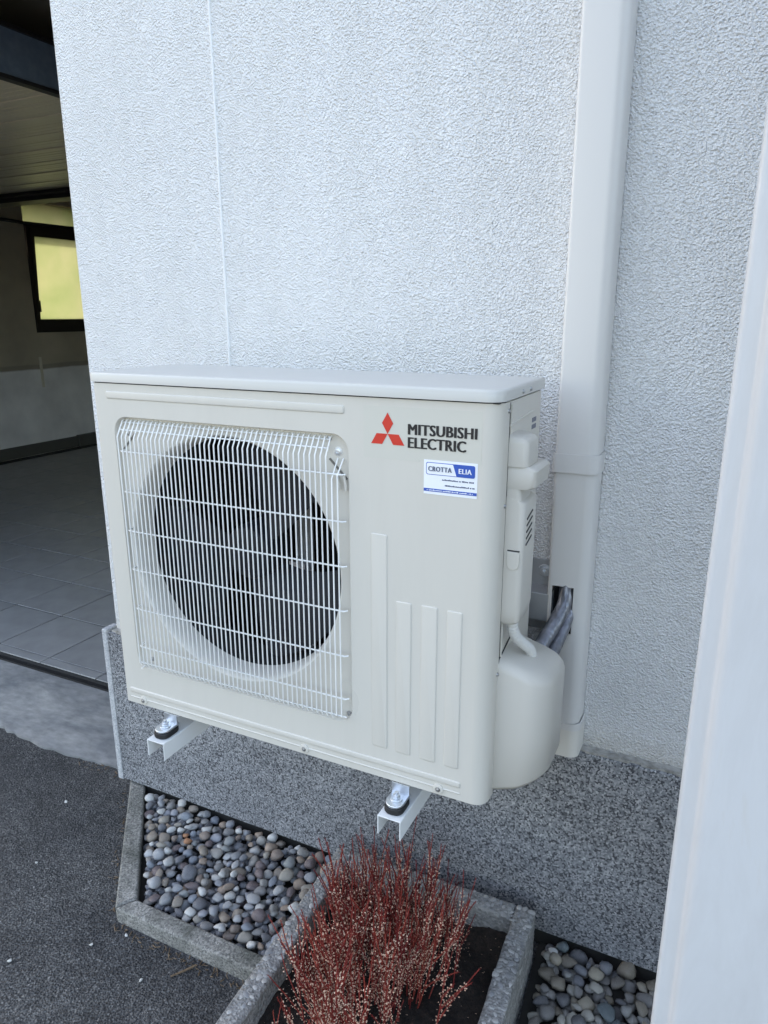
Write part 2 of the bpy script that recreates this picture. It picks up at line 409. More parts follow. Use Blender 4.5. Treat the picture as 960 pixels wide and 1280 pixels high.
for i in range(-2, 13):
    x = -1.303 - PX*(i-.5) - PX
    if x+PX/2 > WX or x-PX/2 < GX0: continue
    put(strip, x, .426-.0245)
    for j in range(14):
        y = .426 + PY*(j+.5)
        if y+PY/2 > GY1: continue
        if j < 11: put(tm, x, y); ntile += 1
        else: far.box(x-PX/2+.0025, x+PX/2-.0025, y-PY/2+.0025, y+PY/2-.0025, ZFL-.008, ZFL)
far.build('far_floor_tiles', 'garage_tile', gf)['kind'] = 'stuff'

# ---------------------------------------------------------------- house
house = empty('house', (0, 0, ZG), 'white roughcast house with a speckled granite plinth behind the outdoor unit', 'house')
def hp(o): o.parent = house; o.matrix_parent_inverse = Matrix.Translation((0, 0, -ZG)); return o
XR, TOP = 7.0, 5.2
b = MB(); b.box(WX, XR, 0, .40, ZG-.2, TOP)
hp(b.build('wall', 'roughcast', bevel=.006, seg=2))
hp(MB().box(WX, WX+.25, .402, GY1+.25, ZG-.2, TOP-.2).build('partition_wall', 'garage_plaster'))
hp(MB().box(GX0-.3, GX0, -.0, GY1+.25, ZG-.2, .66).build('garage_side_wall', 'garage_plaster'))
WY0, WY1 = 3.719, 4.62
hp(MB().box(GX0-.3, GX0, 0, WY0, .6602, TOP-.2).box(GX0-.3, GX0, WY1, GY1+.25, .6602, TOP-.2).box(GX0-.3, GX0, WY0, WY1, 1.90, TOP-.2).build('garage_side_wall', 'garage_plaster'))
hp(MB().box(GX0, WX, GY1, GY1+.25, ZG-.2, TOP-.2).build('garage_back_wall', 'garage_plaster'))
hp(MB().box(GX0-.3, -2.75, 0, .38, ZG-.2, 1.858).build('added_front_wall', 'roughcast'))  # unseen wall, added to narrow the opening and dim the garage
hp(MB().box(GX0-.3, WX-.002, 0, .38, 1.86, TOP).build('lintel', 'roughcast'))
hp(MB().box(GX0, WX, .382, GY1, 2.02, 2.2).build('garage_ceiling', 'dark_ceiling'))
hp(MB().box(GX0-.8, XR+.3, -.35, 9.0, TOP+.002, TOP+.25).build('roof', 'dark_ceiling'))
hp(MB().box(XR, XR+.3, .402, 8.6, ZG-.2, TOP).box(WX, XR, 8.6, 8.9, ZG-.2, TOP).build('rear_wall', 'roughcast'))
hp(MB().box(GX0, GX0+.014, .38, 4.05, ZFL+.001, ZFL+.115).build('baseboard', 'baseboard'))
hp(MB().box(GX0, GX0+.05, 4.05, GY1, ZFL+.001, ZFL+.125).build('baseboard', 'baseboard'))
hp(MB().box(GX0-.001, GX0+.012, 3.70, 3.725, .12, .42).build('cable_cover', 'slat_edge'))
# plinth
hp(MB().box(-.428, 3.2, -.028, -.002, -.562, -.066).build('plinth', 'granite', bevel=.002, seg=1))
hp(MB().box(-.41, 3.2, -.0125, -.0012, ZG-.02, -.5625).build('plinth_gap_shade', 'earth_and_gap_shade'))  # dark strip stands in for the shade in the gap below the plinth
hp(MB().box(-.450, -.4285, -.030, .02, -.567, -.058).build('plinth_edge', 'granite_sawn', bevel=.003, seg=1))
b = MB(); nn = 160
for i in range(nn):
    x = -.42 + i*.0225; z = -.0655
    h = random.uniform(.001, .006)
    b.box(x, x+.0224, -.024+random.uniform(-.002, .006), -.001, z, z+h)
hp(b.build('mortar_joint', 'mortar'))
# slim plaster bead running up the wall
hp(MB().prism([(-.0024, .001), (-.0018, -.0026), (-.0008, -.0034), (.0008, -.0034), (.0018, -.0026), (.0024, .001)], 2, .68, 3.6).build('plaster_bead', 'bead_plaster', smooth=True, angle=70)).location.x = .055
house.children[-1].rotation_euler = (0, R(0.2), 0)
# window of the garage, top-hung sash tilted in
win = hp(MB().box(GX0-.12, GX0-.02, WY0, WY0+.048, .66, 1.70).box(GX0-.12, GX0-.02, WY1-.048, WY1, .66, 1.70)
         .box(GX0-.12, GX0-.02, WY0+.048, WY1-.048, .6602, .72).box(GX0-.12, GX0-.02, WY0+.048, WY1-.048, 1.65, 1.70).build('window', 'dark_frame'))
def wp(o): o.parent = win; return o
ang = R(4)
sash = MB().box(-.03, .03, WY0+.01, WY0+.052, 0, .95).box(-.03, .03, WY1-.052, WY1-.01, 0, .95).box(-.03, .03, WY0+.052, WY1-.052, 0, .075).box(-.03, .03, WY0+.052, WY1-.052, .86, .95).build('sash', 'dark_frame')
wp(sash); sash.location = (GX0-.02, 0, .715); sash.rotation_euler = (0, ang, 0)
pane = MB().box(-.004, .004, WY0+.05, WY1-.05, .07, .862).build('pane', 'frosted_pane'); wp(pane); pane.location = sash.location; pane.rotation_euler = sash.rotation_euler
wp(MB().box(GX0+.012, GX0+.04, WY0+.03, WY0+.055, .86, .97).build('handle', 'dark_frame'))
wp(MB().box(GX0-.10, GX0-.09, WY0, WY1, 1.702, 1.90).build('transom_pane', 'frosted_pane'))
# outside wall face is the same wall; conduit pipe above the window
hp(MB().tube([(GX0+.05, 3.1, 1.70), (GX0+.05, 3.7, 1.685), (GX0+.05, GY1, 1.70)], .016, 8).build('pipe', 'black_steel', smooth=True))

# garage door leaf parked under the ceiling
gd = empty('overhead_garage_door', (-3.2, 1.5, 1.72), 'beige slatted garage door leaf raised flat under the garage ceiling', 'garage door')
def gp(o): o.parent = gd; o.matrix_parent_inverse = Matrix.Translation((3.2, -1.5, -1.72)); return o
x0, x1 = GX0+.06, -1.52
sm = MB().box(x0+3.2, x1+3.2, -.0185, .0185, 0, .018).build('slat', 'slat_paint', bevel=.002, seg=1)
k = 0; y = .26
while y < 2.64:
    o = sm if k == 0 else sm.copy()
    if k: COL.objects.link(o)
    o.parent = gd; o.location = (0, y+.019-1.5, random.uniform(-.001, .001) - (.004 if k % 6 == 0 else 0))
    y += .0395; k += 1
gp(MB().box(x0, x1, .24, 2.66, 1.7385, 1.752).build('backing', 'slat_paint'))
gp(MB().box(x0, x1-.01, 2.662, 2.82, 1.665, 1.76).build('end_rail', 'black_steel', bevel=.004))
gp(MB().box(x0, x1-.01, 2.60, 2.66, 1.694, 1.716).build('seal', 'rubber'))
bm_ = empty('steel_beam', (-1.51, 1.5, 1.70), 'dark steel beam, sky reflection put into its blue colour, beside the raised garage door', 'beam')
def bp_(o): o.parent = bm_; o.matrix_parent_inverse = Matrix.Translation((1.51, -1.5, -1.70)); return o
bp_(MB().box(-1.506, -1.486, .385, 4.9, 1.716, 1.880).build('web', 'sky_tinted_steel'))
bp_(MB().box(-1.515, -1.474, .385, 4.9, 1.700, 1.7158).build('bottom_flange', 'black_steel', bevel=.002))
bp_(MB().box(-1.515, -1.474, .385, 4.9, 1.8802, 1.896).build('top_flange', 'black_steel', bevel=.002))

# ---------------------------------------------------------------- kerbs
def kerb(p0, p1, p2, p3, label):
    poly = [p0, p1, p2, p3]
    b = MB().prism(poly, 2, ZG-.05, ZK)
    bm = bmesh.new(); o = b.build('kerb_stone', 'kerb_concrete', bevel=.007, seg=3)
    return tag(o, label, 'kerb', 'concrete kerbs round the pebble bed')
kerb((-.425,-.003), (-.077,-.405), (-.046,-.362), (-.363,-.003), 'narrow concrete kerb running diagonally from the plinth corner')
kerb((-.0745,-.4075), (.60,-.402), (.60,-.358), (-.044,-.3635), 'rough concrete kerb parallel to the house, ending at the planter')

# ---------------------------------------------------------------- pebbles
def pebble_mesh(seed, sub=2):
    r = random.Random(seed); bm = bmesh.new(); bmesh.ops.create_icosphere(bm, subdivisions=sub, radius=1)
    dirs = [Vector((r.gauss(0,1), r.gauss(0,1), r.gauss(0,1))).normalized() for _ in range(6)]; am = [r.uniform(-.32, .30) for _ in dirs]
    cuts = [(Vector((r.gauss(0,1), r.gauss(0,1), r.gauss(0,.6))).normalized(), r.uniform(.50, .88)) for _ in range(7)]
    for v in bm.verts:
        d = v.co.normalized(); s = 1 + sum(a*max(0, d.dot(q))**2 for a, q in zip(am, dirs))
        p = d*s
        for q, c in cuts:
            t = p.dot(q)
            if t > c: p = p - q*(t-c)*.88
        v.co = p
    me = bpy.data.meshes.new('pebble'); bm.to_mesh(me); bm.free()
    me.polygons.foreach_set('use_smooth', [True]*len(me.polygons)); return me
PM = [pebble_mesh(100+i) for i in range(14)]
for me in PM: me.materials.append(M['pebble_stone'])
PM_tan = []
for me in PM:
    q = me.copy(); q.materials.clear(); q.materials.append(M['mixed_stone']); PM_tan.append(q)
PM_alt = {}
for key in ('orange_stone', 'white_stone'):
    PM_alt[key] = PM[3].copy(); PM_alt[key].materials.clear(); PM_alt[key].materials.append(M[key])

def inside(poly, x, y):
    c = False; n = len(poly)
    for i in range(n):
        (xa, ya), (xb, yb) = poly[i], poly[(i+1) % n]
        if (ya > y) != (yb > y) and x < (xb-xa)*(y-ya)/(yb-ya)+xa: c = not c
    return c
def fill_bed(poly, count, zbase, nmax, bed, specials=(), big=1.0, kinds=None):
    xs = [p[0] for p in poly]; ys = [p[1] for p in poly]
    X0, Y0 = min(xs)-.06, min(ys)-.06; g = .0025
    nx, ny = int((max(xs)+.06-X0)/g), int((max(ys)+.06-Y0)/g)
    H = np.full((ny, nx), zbase); OWN = np.full((ny, nx), -1, int); items = []
    fill = 0
    for k in range(count):
        a = random.triangular(.0080, .0235, .0125)*big; bb = a*random.uniform(.52, .95); c = bb*random.uniform(.42, .85)
        th = random.uniform(0, math.pi); best = None
        hw = int(a/g)+1
        oy, ox = np.mgrid[-hw:hw+1, -hw:hw+1]*g
        u = (ox*math.cos(th)+oy*math.sin(th))/a; v = (-ox*math.sin(th)+oy*math.cos(th))/bb
        q = 1-u*u-v*v; msk = q > 0; hh = c*np.sqrt(np.clip(q, 0, 1))
        for _ in range(18):
            for _t in range(40):
                x, y = random.uniform(min(xs), max(xs)), random.uniform(min(ys), max(ys))
                if inside(poly, x, y): break
            i, j = int((y-Y0)/g), int((x-X0)/g)
            if i-hw < 0 or j-hw < 0 or i+hw+1 > ny or j+hw+1 > nx: continue
            sub = H[i-hw:i+hw+1, j-hw:j+hw+1]
            need = (sub+hh)[msk]
            z = np.percentile(need, 86)
            if best is None or z < best[0]: best = (z, i, j, x, y, sub)
        if best is None: continue
        z, i, j, x, y, sub = best
        top = z+hh; upd = msk & (top > sub)
        sub[upd] = top[upd]; OWN[i-hw:i+hw+1, j-hw:j+hw+1][upd] = len(items)
        items.append((x, y, z, a, bb, c, th))
    cnt = np.bincount(OWN[OWN >= 0], minlength=len(items))
    order = np.argsort(-cnt)
    vis = [int(k) for k in order if cnt[k] > 6][:nmax]; visset = set(vis)
    for k in vis:
        x, y, z, a, bb, c, th = items[k]
        me = random.choice(kinds or PM)
        for sx, sy, key in specials:
            if k == min(vis[:200], key=lambda q: (items[q][0]-sx)**2+(items[q][1]-sy)**2): me = PM_alt[key]
        inst(me, 'pebble', (x, y, z), (random.uniform(-.22, .22), random.uniform(-.22, .22), th), (a, bb, c), bed)
    base = MB(); src = PM[0]
    V = [v.co.copy() for v in src.vertices]; F = [tuple(p.vertices) for p in src.polygons]
    rest = [k for k in range(len(items)) if k not in visset and cnt[k] > 0]
    for k in rest:
        x, y, z, a, bb, c, th = items[k]; mt = Matrix.Translation((x, y, z)) @ Matrix.Rotation(th, 4, 'Z') @ Matrix.Diagonal((a, bb, c, 1))
        base.add([mt @ v for v in V], F)
    if rest:
        o = base.build('buried_pebbles', 'pebble_stone', bed, smooth=True, fix=False); o['kind'] = 'stuff'
    return len(vis), len(items)
PR = R(2.2)         # planter turned a little on the ground
def planter_xy(x, y): return (.632+x*math.cos(PR)-y*math.sin(PR), -.085+x*math.sin(PR)+y*math.cos(PR))
polyL = [(-.345, .012), (.40, .012), (.40, -.355), (-.050, -.355), (-.045, -.350)]
polyL = [(-.318, -.034), (.372, -.034), (.375, -.346), (-.032, -.346)]
bedL = MB().prism([(-.40,.0), (.40,.0), (.40,-.36), (-.06,-.36)], 2, ZG+.001, ZBED).build('pebble_bed', 'earth_and_gap_shade')
tag(bedL, 'bed of rounded grey river pebbles between kerb, plinth and planter', 'pebble bed', kind='structure')
fill_bed(polyL, 800, ZBED, 298, bedL, specials=((-.095,-.14,'orange_stone'), (-.075,-.165,'orange_stone'), (-.05,-.10,'white_stone'), (-.23,-.09,'white_stone'), (.10,-.235,'white_stone'), (-.085,-.185,'white_stone')), big=1.0)
polyR = [(.905, -.034), (1.28, -.034), (1.28, -.34), (.93, -.34)]
bedR = MB().prism([(.88,.0), (1.30,.0), (1.30,-.36), (.90,-.36)], 2, ZG+.001, ZBED).build('pebble_bed', 'earth_and_gap_shade')
tag(bedR, 'strip of larger mixed pebbles right of the planter by the white door', 'pebble bed', kind='structure')
fill_bed(polyR, 340, ZBED, 180, bedR, specials=((.93,-.06,'white_stone'),), big=1.15, kinds=PM_tan)

# ---------------------------------------------------------------- planter
ZR = -.460
pl = empty('planter', (.632, -.085, ZG), 'weathered exposed-aggregate concrete planter trough holding the heather', 'planter'); pl.rotation_euler.z = PR
PW, PL_, PT, H_ = .500, .86, .045, ZR-ZG
out = [(-PW/2, 0), (PW/2, 0), (PW/2, -PL_), (-PW/2, -PL_)]
b = MB(); w = PW/2; t = PT
zz = [0.0, H_]
def wallseg(x0, x1, y0, y1):
    return MB().box(x0, x1, y0, y1, 0, H_)
for (x0, x1, y0, y1) in ((-w, -w+t, -PL_, 0), (w-t, w, -PL_, 0), (-w+t+.0005, w-t-.0005, -t, 0), (-w+t+.0005, w-t-.0005, -PL_, -PL_+t)):
    bm = bmesh.new()
    o = wallseg(x0, x1, y0, y1).build('trough_wall', 'planter_concrete', pl)
    bm.from_mesh(o.data)
    bmesh.ops.bevel(bm, geom=[e for e in bm.edges], offset=.006, segments=2, affect='EDGES', profile=.5)
    bmesh.ops.subdivide_edges(bm, edges=[e for e in bm.edges if e.calc_length() > .1], cuts=22, use_grid_fill=True)
    for v in bm.verts:
        v.co += Vector((random.uniform(-1,1), random.uniform(-1,1), random.uniform(-1,1)))*.0011
    bm.to_mesh(o.data); bm.free(); o.data.polygons.foreach_set('use_smooth', [True]*len(o.data.polygons)); o.data.set_sharp_from_angle(angle=R(50))
# stone chips set in the rims
def chip_mesh(seed):
    me = pebble_mesh(seed, 2); me.name = 'stone_chip'; me.materials.append(M['chip_stone']); return me
CM = [chip_mesh(300+i) for i in range(8)]
pts = []
def try_chip(x, y, z, r, n=(0,0,1)):
    for (px, py, pz, pr) in pts:
        if (px-x)**2+(py-y)**2+(pz-z)**2 < (.72*(r+pr))**2: return False
    pts.append((x, y, z, r)); return True
nch = 0; fine = MB()
CV = [([v.co.copy() for v in me.vertices], [tuple(p.vertices) for p in me.polygons]) for me in [pebble_mesh(340+i, 1) for i in range(5)]]
for k in range(16000):
    big_ = nch < 298
    s_ = random.random(); r = random.uniform(.0045, .0085) if big_ else random.uniform(.0022, .0045)
    if s_ < .40: x, y, z = random.uniform(-w+.006, -w+t-.005), random.uniform(-.60, -.006), H_
    elif s_ < .68: x, y, z = random.uniform(w-t+.005, w-.006), random.uniform(-.42, -.006), H_
    elif s_ < .86: x, y, z = random.uniform(-w+t, w-t), random.uniform(-t+.006, -.006), H_
    else: x, y, z = w, random.uniform(-.42, -.01), random.uniform(.03, H_-.01)
    if not try_chip(x, y, z, r): continue
    rot = (random.uniform(-.14,.14), random.uniform(-.14,.14), random.uniform(0,6)); sc_ = (r*1.15, r*random.uniform(.6,1.0), r*.30); lo_ = (x, y, z-.0010)
    if z != H_: rot = (random.uniform(0,6), random.uniform(-.1,.1), 0); sc_ = (r*.25, r*random.uniform(.65,.95), r); lo_ = (x-.0010, y, z)
    if big_:
        nch += 1; inst(random.choice(CM), 'stone_chip', lo_, rot, sc_, pl)
    else:
        V, F = random.choice(CV); mt = Matrix.LocRotScale(Vector(lo_), Matrix.Rotation(rot[2] if z == H_ else rot[0], 3, 'Z' if z == H_ else 'X').to_quaternion(), Vector(sc_))
        fine.add([mt @ v for v in V], F)
fine.build('fine_aggregate', 'chip_stone', pl, smooth=True, fix=False)['kind'] = 'stuff'
# soil
b = MB(); nx, ny = 36, 60; vs = []; fs = []
for j in range(ny+1):
    for i in range(nx+1):
        x = -w+t-.004+(PW-2*t+.008)*i/nx; y = -t+.004-(PL_-2*t+.008)*j/ny
        vs.append((x, y, H_-.055+.012*math.sin(x*31+y*17)*math.sin(y*23)+random.uniform(-.004, .004)))
for j in range(ny):
    for i in range(nx): a = j*(nx+1)+i; fs.append((a, a+1, a+nx+2, a+nx+1))
b.add(vs, fs); b.build('soil', 'soil', pl, smooth=True)['kind'] = 'stuff'
# crumbs of fallen flowers on the soil
b = MB()
for k in range(420):
    x, y = random.uniform(-w+t+.01, w-t-.01), random.uniform(-PL_+.08, -t-.02); s = random.uniform(.001, .0024); z = H_-.055+.012*math.sin(x*31+y*17)*math.sin(y*23)+.005
    b.add([(x-s,y,z),(x+s,y,z+s*.3),(x,y+s,z),(x,y-s*.6,z+s)], [(0,1,2),(0,1,3),(1,2,3),(0,2,3)])
b.build('fallen_flowers', 'heather_flower', pl)['kind'] = 'stuff'

# ---------------------------------------------------------------- heather
hx, hy = planter_xy(-.005, -.275)
he = empty('heather', (hx, hy, ZR-.055), 'dried red heather with cream flower spikes growing in the planter', 'plant')
def sprig_mesh(seed):
    r = random.Random(seed); st = MB(); fl = MB()
    def bead(p, s, ax):
        v = [p+Vector((s,0,0)), p-Vector((s,0,0)), p+Vector((0,s,0)), p-Vector((0,s,0)), p+ax*s*1.5, p-ax*s*1.3]
        fl.add(v, [(0,2,4),(2,1,4),(1,3,4),(3,0,4),(2,0,5),(1,2,5),(3,1,5),(0,3,5)])
    def branch(p0, d0, Ln, flowers, lo):
        n = 9; p = p0.copy(); d = d0.normalized(); path = [p.copy()]; bend = Vector((r.uniform(-.05,.05), r.uniform(-.05,.05), .07))
        for i in range(n):
            d = (d+bend+Vector((r.uniform(-.05,.05), r.uniform(-.05,.05), 0))).normalized(); p = p+d*Ln/n; path.append(p.copy())
        st.tube(path, [.0012*(1-.7*i/n)+.0004 for i in range(n+1)], 4, False)
        # short red scale leaves all along
        m_ = int(Ln/.0019)
        for k in range(m_):
            t = (k+r.random())/m_*n; i = min(int(t), n-1); q = path[i].lerp(path[i+1], t-i); ax = (path[i+1]-path[i]).normalized()
            a = k*2.4; s_ = ax.orthogonal().normalized(); s_.rotate(Matrix.Rotation(a, 3, ax)); tip = q+s_*r.uniform(.0018,.0034)+ax*.0044; sd = ax.cross(s_)*.0009
            st.add([q-sd, q+sd, tip], [(0,1,2)])
        if flowers:
            m_ = int(Ln*flowers/.0028)
            for k in range(m_):
                t = (lo+(flowers)*(k+r.random()*.6)/m_)*n; i = min(int(t), n-1); q = path[i].lerp(path[i+1], min(1, t-i)); ax = (path[i+1]-path[i]).normalized()
                s_ = ax.orthogonal().normalized(); s_.rotate(Matrix.Rotation(k*2.39996, 3, ax))
                if r.random() < .74: bead(q+s_*r.uniform(.0030, .0050), r.uniform(.0008, .0020), (ax+s_*.5).normalized())
        return path
    Ln = .25
    main = branch(Vector((0,0,0)), Vector((0,0,1)), Ln, r.uniform(.58,.72), r.uniform(.10, .22))
    for k in range(r.choice((2,3,4))):
        i = r.choice((2,3,4,5)); a = r.uniform(0, 6.28)
        branch(main[i], Vector((math.cos(a)*.26, math.sin(a)*.26, 1)), Ln*r.uniform(.22,.58), r.uniform(.5,.72), r.uniform(.08,.22))
    def me(mb, name, mt):
        q = bpy.data.meshes.new(name); q.from_pydata(mb.v, [], mb.f); q.materials.append(M[mt]); return q
    return me(st, 'sprig', 'heather_stem'), me(fl, 'flowers', 'heather_flower')
SM = [sprig_mesh(500+i) for i in range(9)]
for k in range(190):
    cx, cy, sp = random.choice(((.0, .07, .080), (-.02, .08, .075), (.05, .04, .07), (-.07, .04, .06), (-.03, -.14, .09), (-.01, -.22, .08), (-.05, -.08, .07), (.03, .0, .06)))
    px, py = random.gauss(cx, sp*.6), random.gauss(cy, sp*.6)
    px = max(-.115 if py > 0 else -.085, min(.13, px)); py = max(-.42, min(.15, py))
    s = random.uniform(.70, 1.15)
    lean = Vector((max(-.13, px*1.35+random.gauss(0,.09)), max(-.12, (py-.02)*.8)+random.gauss(0,.10), 1)).normalized()
    rot = Vector((0,0,1)).rotation_difference(lean) @ Matrix.Rotation(random.uniform(0,6.28), 3, 'Z').to_quaternion()
    st, fl = random.choice(SM)
    o = inst(st, 'sprig', (px, py, -.004), rot.to_euler(), (s, s, s), he)
    inst(fl, 'flowers', (0,0,0), parent=o)

# ---------------------------------------------------------------- outdoor unit
UW, UH, YF, YB = .840, .7263, -.3692, -.120
ac = empty('air_conditioner_unit', (UW/2, (YF+YB)/2, 0), 'ivory outdoor air conditioner unit with round fan grille hung on the wall', 'air conditioner')
ACI = Matrix.Translation((-UW/2, -(YF+YB)/2, 0))
def ap(o, parent=None):
    o.parent = parent or ac
    if parent is None: o.matrix_parent_inverse = ACI
    return o
ZT = .7045
# front panel
RX0, RX1, RZ0, RZ1 = .048, .579, .094, .641
FCX, FCZ, FR = .3040, .370, .2515
b = MB(); hole = rrect(RX0, RX1, RZ0, RZ1, .032, 8)
xl, xr, rl, rr = .008, UW-.026, .008, .026
V, F = holed_plate([(xl, 0), (xr, 0), (xr, ZT), (xl, ZT)], hole, YF); b.add(V, F)
prof = [(xl, YF)] + [(p[0], p[1]) for p in arc(xl, YF+rl, rl, 270, 180, 5)][1:] + [(0, YF+.035)]
prof2 = [(xr, YF)] + [(p[0], p[1]) for p in arc(xr, YF+rr, rr, 270, 360, 10)][1:] + [(UW, YF+.047)]
for pf in (prof, prof2):
    n = len(pf); b.add([(p[0], p[1], 0) for p in pf]+[(p[0], p[1], ZT) for p in pf], [(i, i+1, n+i+1, n+i) for i in range(n-1)])
# step into the recess, then the recessed plate
YR = YF+.013; hb = rrect(RX0+.003, RX1-.003, RZ0+.003, RZ1-.003, .030, 8); n = len(hole)
b.add([(p[0], YF, p[1]) for p in hole]+[(p[0], YF+.002, p[1]) for p in rrect(RX0+.0012, RX1-.0012, RZ0+.0012, RZ1-.0012, .0312, 8)]+[(p[0], YR, p[1]) for p in hb],
      [(k*n+i, k*n+(i+1) % n, (k+1)*n+(i+1) % n, (k+1)*n+i) for k in range(2) for i in range(n)])
circ = [(FCX+FR*math.cos(2*math.pi*i/72), FCZ+FR*math.sin(2*math.pi*i/72)) for i in range(72)]
V, F = holed_plate(hb, circ, YR); b.add(V, F)
fp = ap(b.build('front_panel', 'ivory_paint', smooth=True, angle=30, fix=True))
# bell mouth
prof = [(FR, YR)] + [(FR-.0125*math.sin(R(a)), YR+.046*(1-math.cos(R(a)))) for a in (8, 16, 24, 32, 40, 48, 56, 64, 72, 80, 90)] + [(.239, YR+.050)]
ap(MB().lathe(prof, FCX, FCZ, 72).build('bell_mouth', 'bell_plastic', smooth=True, angle=60, fix=False))
# other casing panels (behind the front)
ap(MB().box(.0008, .004, YF+.036, YB, .004, ZT-.001).build('side_panel', 'ivory_paint'))
ap(MB().box(UW-.006, UW-.002, YF+.040, YB, .004, ZT-.001).build('side_panel', 'ivory_paint', bevel=.0012))
ap(MB().box(.006, UW-.008, YB-.004, YB, .004, ZT-.001).build('back_panel', 'ivory_paint'))
ap(MB().box(.012, UW-.028, YF+.004, YB-.001, -.001, .012).build('base_pan', 'ivory_paint'))
ap(MB().box(.595, .600, YR+.02, YB-.006, .014, ZT-.004).build('divider', 'dark_inside'))
ap(MB().lathe([(.2392, YR+.0502), (.2395, YR+.13)], FCX, FCZ, 48).build('fan_ring', 'dark_inside', smooth=True))
ap(MB().box(.010, .594, YB-.022, YB-.006, .014, ZT-.004).build('coil', 'coil_fins'))
# seam trim where the front wraps round
ap(MB().box(UW-.0018, UW+.0004, YF+.047, YF+.0495, .002, ZT-.002).build('seam', 'seam_dark'))
ap(MB().box(UW-.0022, UW+.0008, YF+.0585, YF+.061, .008, ZT-.006).build('fold', 'ivory_paint', bevel=.0008))
# lid
ro = [(-.003, YF-.002), (-.003, YB+.003)]
lidpoly = arc(.004, YF+.004, .007, 180, 270, 4) + arc(UW-.026, YF+.026-.003, .029, 270, 360, 10) + [(UW+.003, YB+.002), (-.003, YB+.002)]
b = MB(); n = len(lidpoly)
def inset(poly, d):
    cx, cy = UW/2, (YF+YB)/2
    return [(p[0]+(d if p[0] < cx else -d), p[1]+(d if p[1] < cy else -d)) for p in poly]
levels = [(0, .7070), (0, .7215), (.0012, .7243), (.004, .7258), (.010, .7263), (.035, .7272)]
vs = [(p[0], p[1], z) for d, z in levels for p in inset(lidpoly, d)]
fs = [(k*n+i, k*n+(i+1) % n, (k+1)*n+(i+1) % n, (k+1)*n+i) for k in range(len(levels)-1) for i in range(n)]
fs += [tuple(range(n-1, -1, -1)), tuple(range((len(levels)-1)*n, len(levels)*n))]
b.add(vs, fs); lid = ap(b.build('lid', 'lid_paint', smooth=True, angle=50))
ap(MB().box(.004, UW-.004, YF+.003, YB-.001, ZT-.0005, .7069).build('lid_seam', 'seam_dark'))
# embossed ribs
def rib(x0, x1, z0, z1, h=.0016, r=.003, name='embossed_rib'):
    b = MB(); o = rrect(x0, x1, z0, z1, r, 4); i_ = rrect(x0+.0022, x1-.0022, z0+.0022, z1-.0022, max(.001, r-.0012), 4); n = len(o)
    m_ = rrect(x0+.0007, x1-.0007, z0+.0007, z1-.0007, r, 4)
    b.add([(p[0], YF-.0002, p[1]) for p in o]+[(p[0], YF-h*.8, p[1]) for p in m_]+[(p[0], YF-h, p[1]) for p in i_], [(k*n+j, k*n+(j+1) % n, (k+1)*n+(j+1) % n, (k+1)*n+j) for k in range(2) for j in range(n)]+[tuple(range(2*n, 3*n))])
    return ap(b.build(name, 'ivory_paint', smooth=True, angle=60))
rib(.620, .651, .064, .476); rib(.668, .697, .063, .360); rib(.715, .745, .063, .361); rib(.7615, .789, .063, .360)
rib(.035, .572, .675, .690, .0020, .004); rib(.016, .794, .026, .038, .0022, .003); rib(.016, .794, .0125, .0165, .0018, .0015)
# screws
def screw(x, y, z, r=.0042, axis='y', parent=None, mt='screw_steel', boss=True):
    b = MB()
    if axis == 'y':
        b.lathe([(r*1.5, .0006), (r*1.45, -.0006), (r*1.0, -.0008), (r*.95, -.0022), (r*.5, -.0028), (r*.45, -.0018), (.0001, -.0018)], 0, 0, 14)
        o = b.build('screw', mt, smooth=True); o.location = (x, y, z)
    else:
        b.lathe([(r*1.4, .0006), (r*1.3, -.0006), (r, -.0008), (r*.95, -.0022), (r*.5, -.0028), (.0001, -.0020)], 0, 0, 14)
        o = b.build('screw', mt, smooth=True); o.location = (x, y, z); o.rotation_euler = (0, 0, R(90))
    return ap(o)
for x in (.054, .471, .753):
    b = MB(); b.lathe([(.0105, .001), (.0095, -.0028), (.0075, -.0036), (.0001, -.0036)], 0, 0, 20)
    o = b.build('screw_boss', 'ivory_paint', smooth=True); o.location = (x, YF, .0125); ap(o)
    screw(x, YF-.0036, .0125, .0032)
screw(.552, YR, .608, .0058, mt='zinc'); screw(.0725, YR, .606, .0035); screw(.5655, YR-.001, .108, .0035); screw(.080, YR-.001, .113, .0035); screw(.535, YR-.001, .630, .003)
for z in (.690, .538, .24): screw(UW, YF+.0405, z, .0030, 'x')
for y in (-.262, -.215): screw(UW+.003, y, .714, .0030, 'x')
# fan guard: every wire on its own
gw = ap(MB().tube([(RX0+.018, YF-.010, .086+.011), (RX0+.018, YR, .094+.006)], .0015, 6).build('fan_guard', 'wire_coating', smooth=True))
YW = YF-.011
def gwire(path, r=.00145):
    o = MB().tube(path, r, 6).build('wire', 'wire_coating', gw, smooth=True, fix=False); return o
pitch = .0108; nw = 47; x0 = .0655
src = None; srcs = None
for k in range(nw):
    x = x0+k*pitch
    if x > .545:     # the last three start below the screw
        z1 = .583-.006*(k % 2); dx = -.012 if k == nw-3 else 0
        gwire([(x-dx*1.2+(.010 if k==nw-3 else 0), YR-.001, .597), (x, YW, z1-.012), (x, YW, .112), (x, YR-.002, .100)])
        continue
    if src is None:
        src = gwire([(0, YR-.001, .634), (0, YR-.006, .633), (0, YW, .603), (0, YW, .594), (0, YW, .112), (0, YW+.004, .105), (0, YR-.002, .100)]); src.location.x = x
    else:
        o = src.copy(); COL.objects.link(o); o.location.x = x
for z in (.573, .490, .408, .324, .236, .149):
    gwire([(.062, YR-.002, z), (.066, YW+.006, z), (.070, YW+.003, z), (.569, YW+.003, z), (.574, YW+.008, z)], .0016)
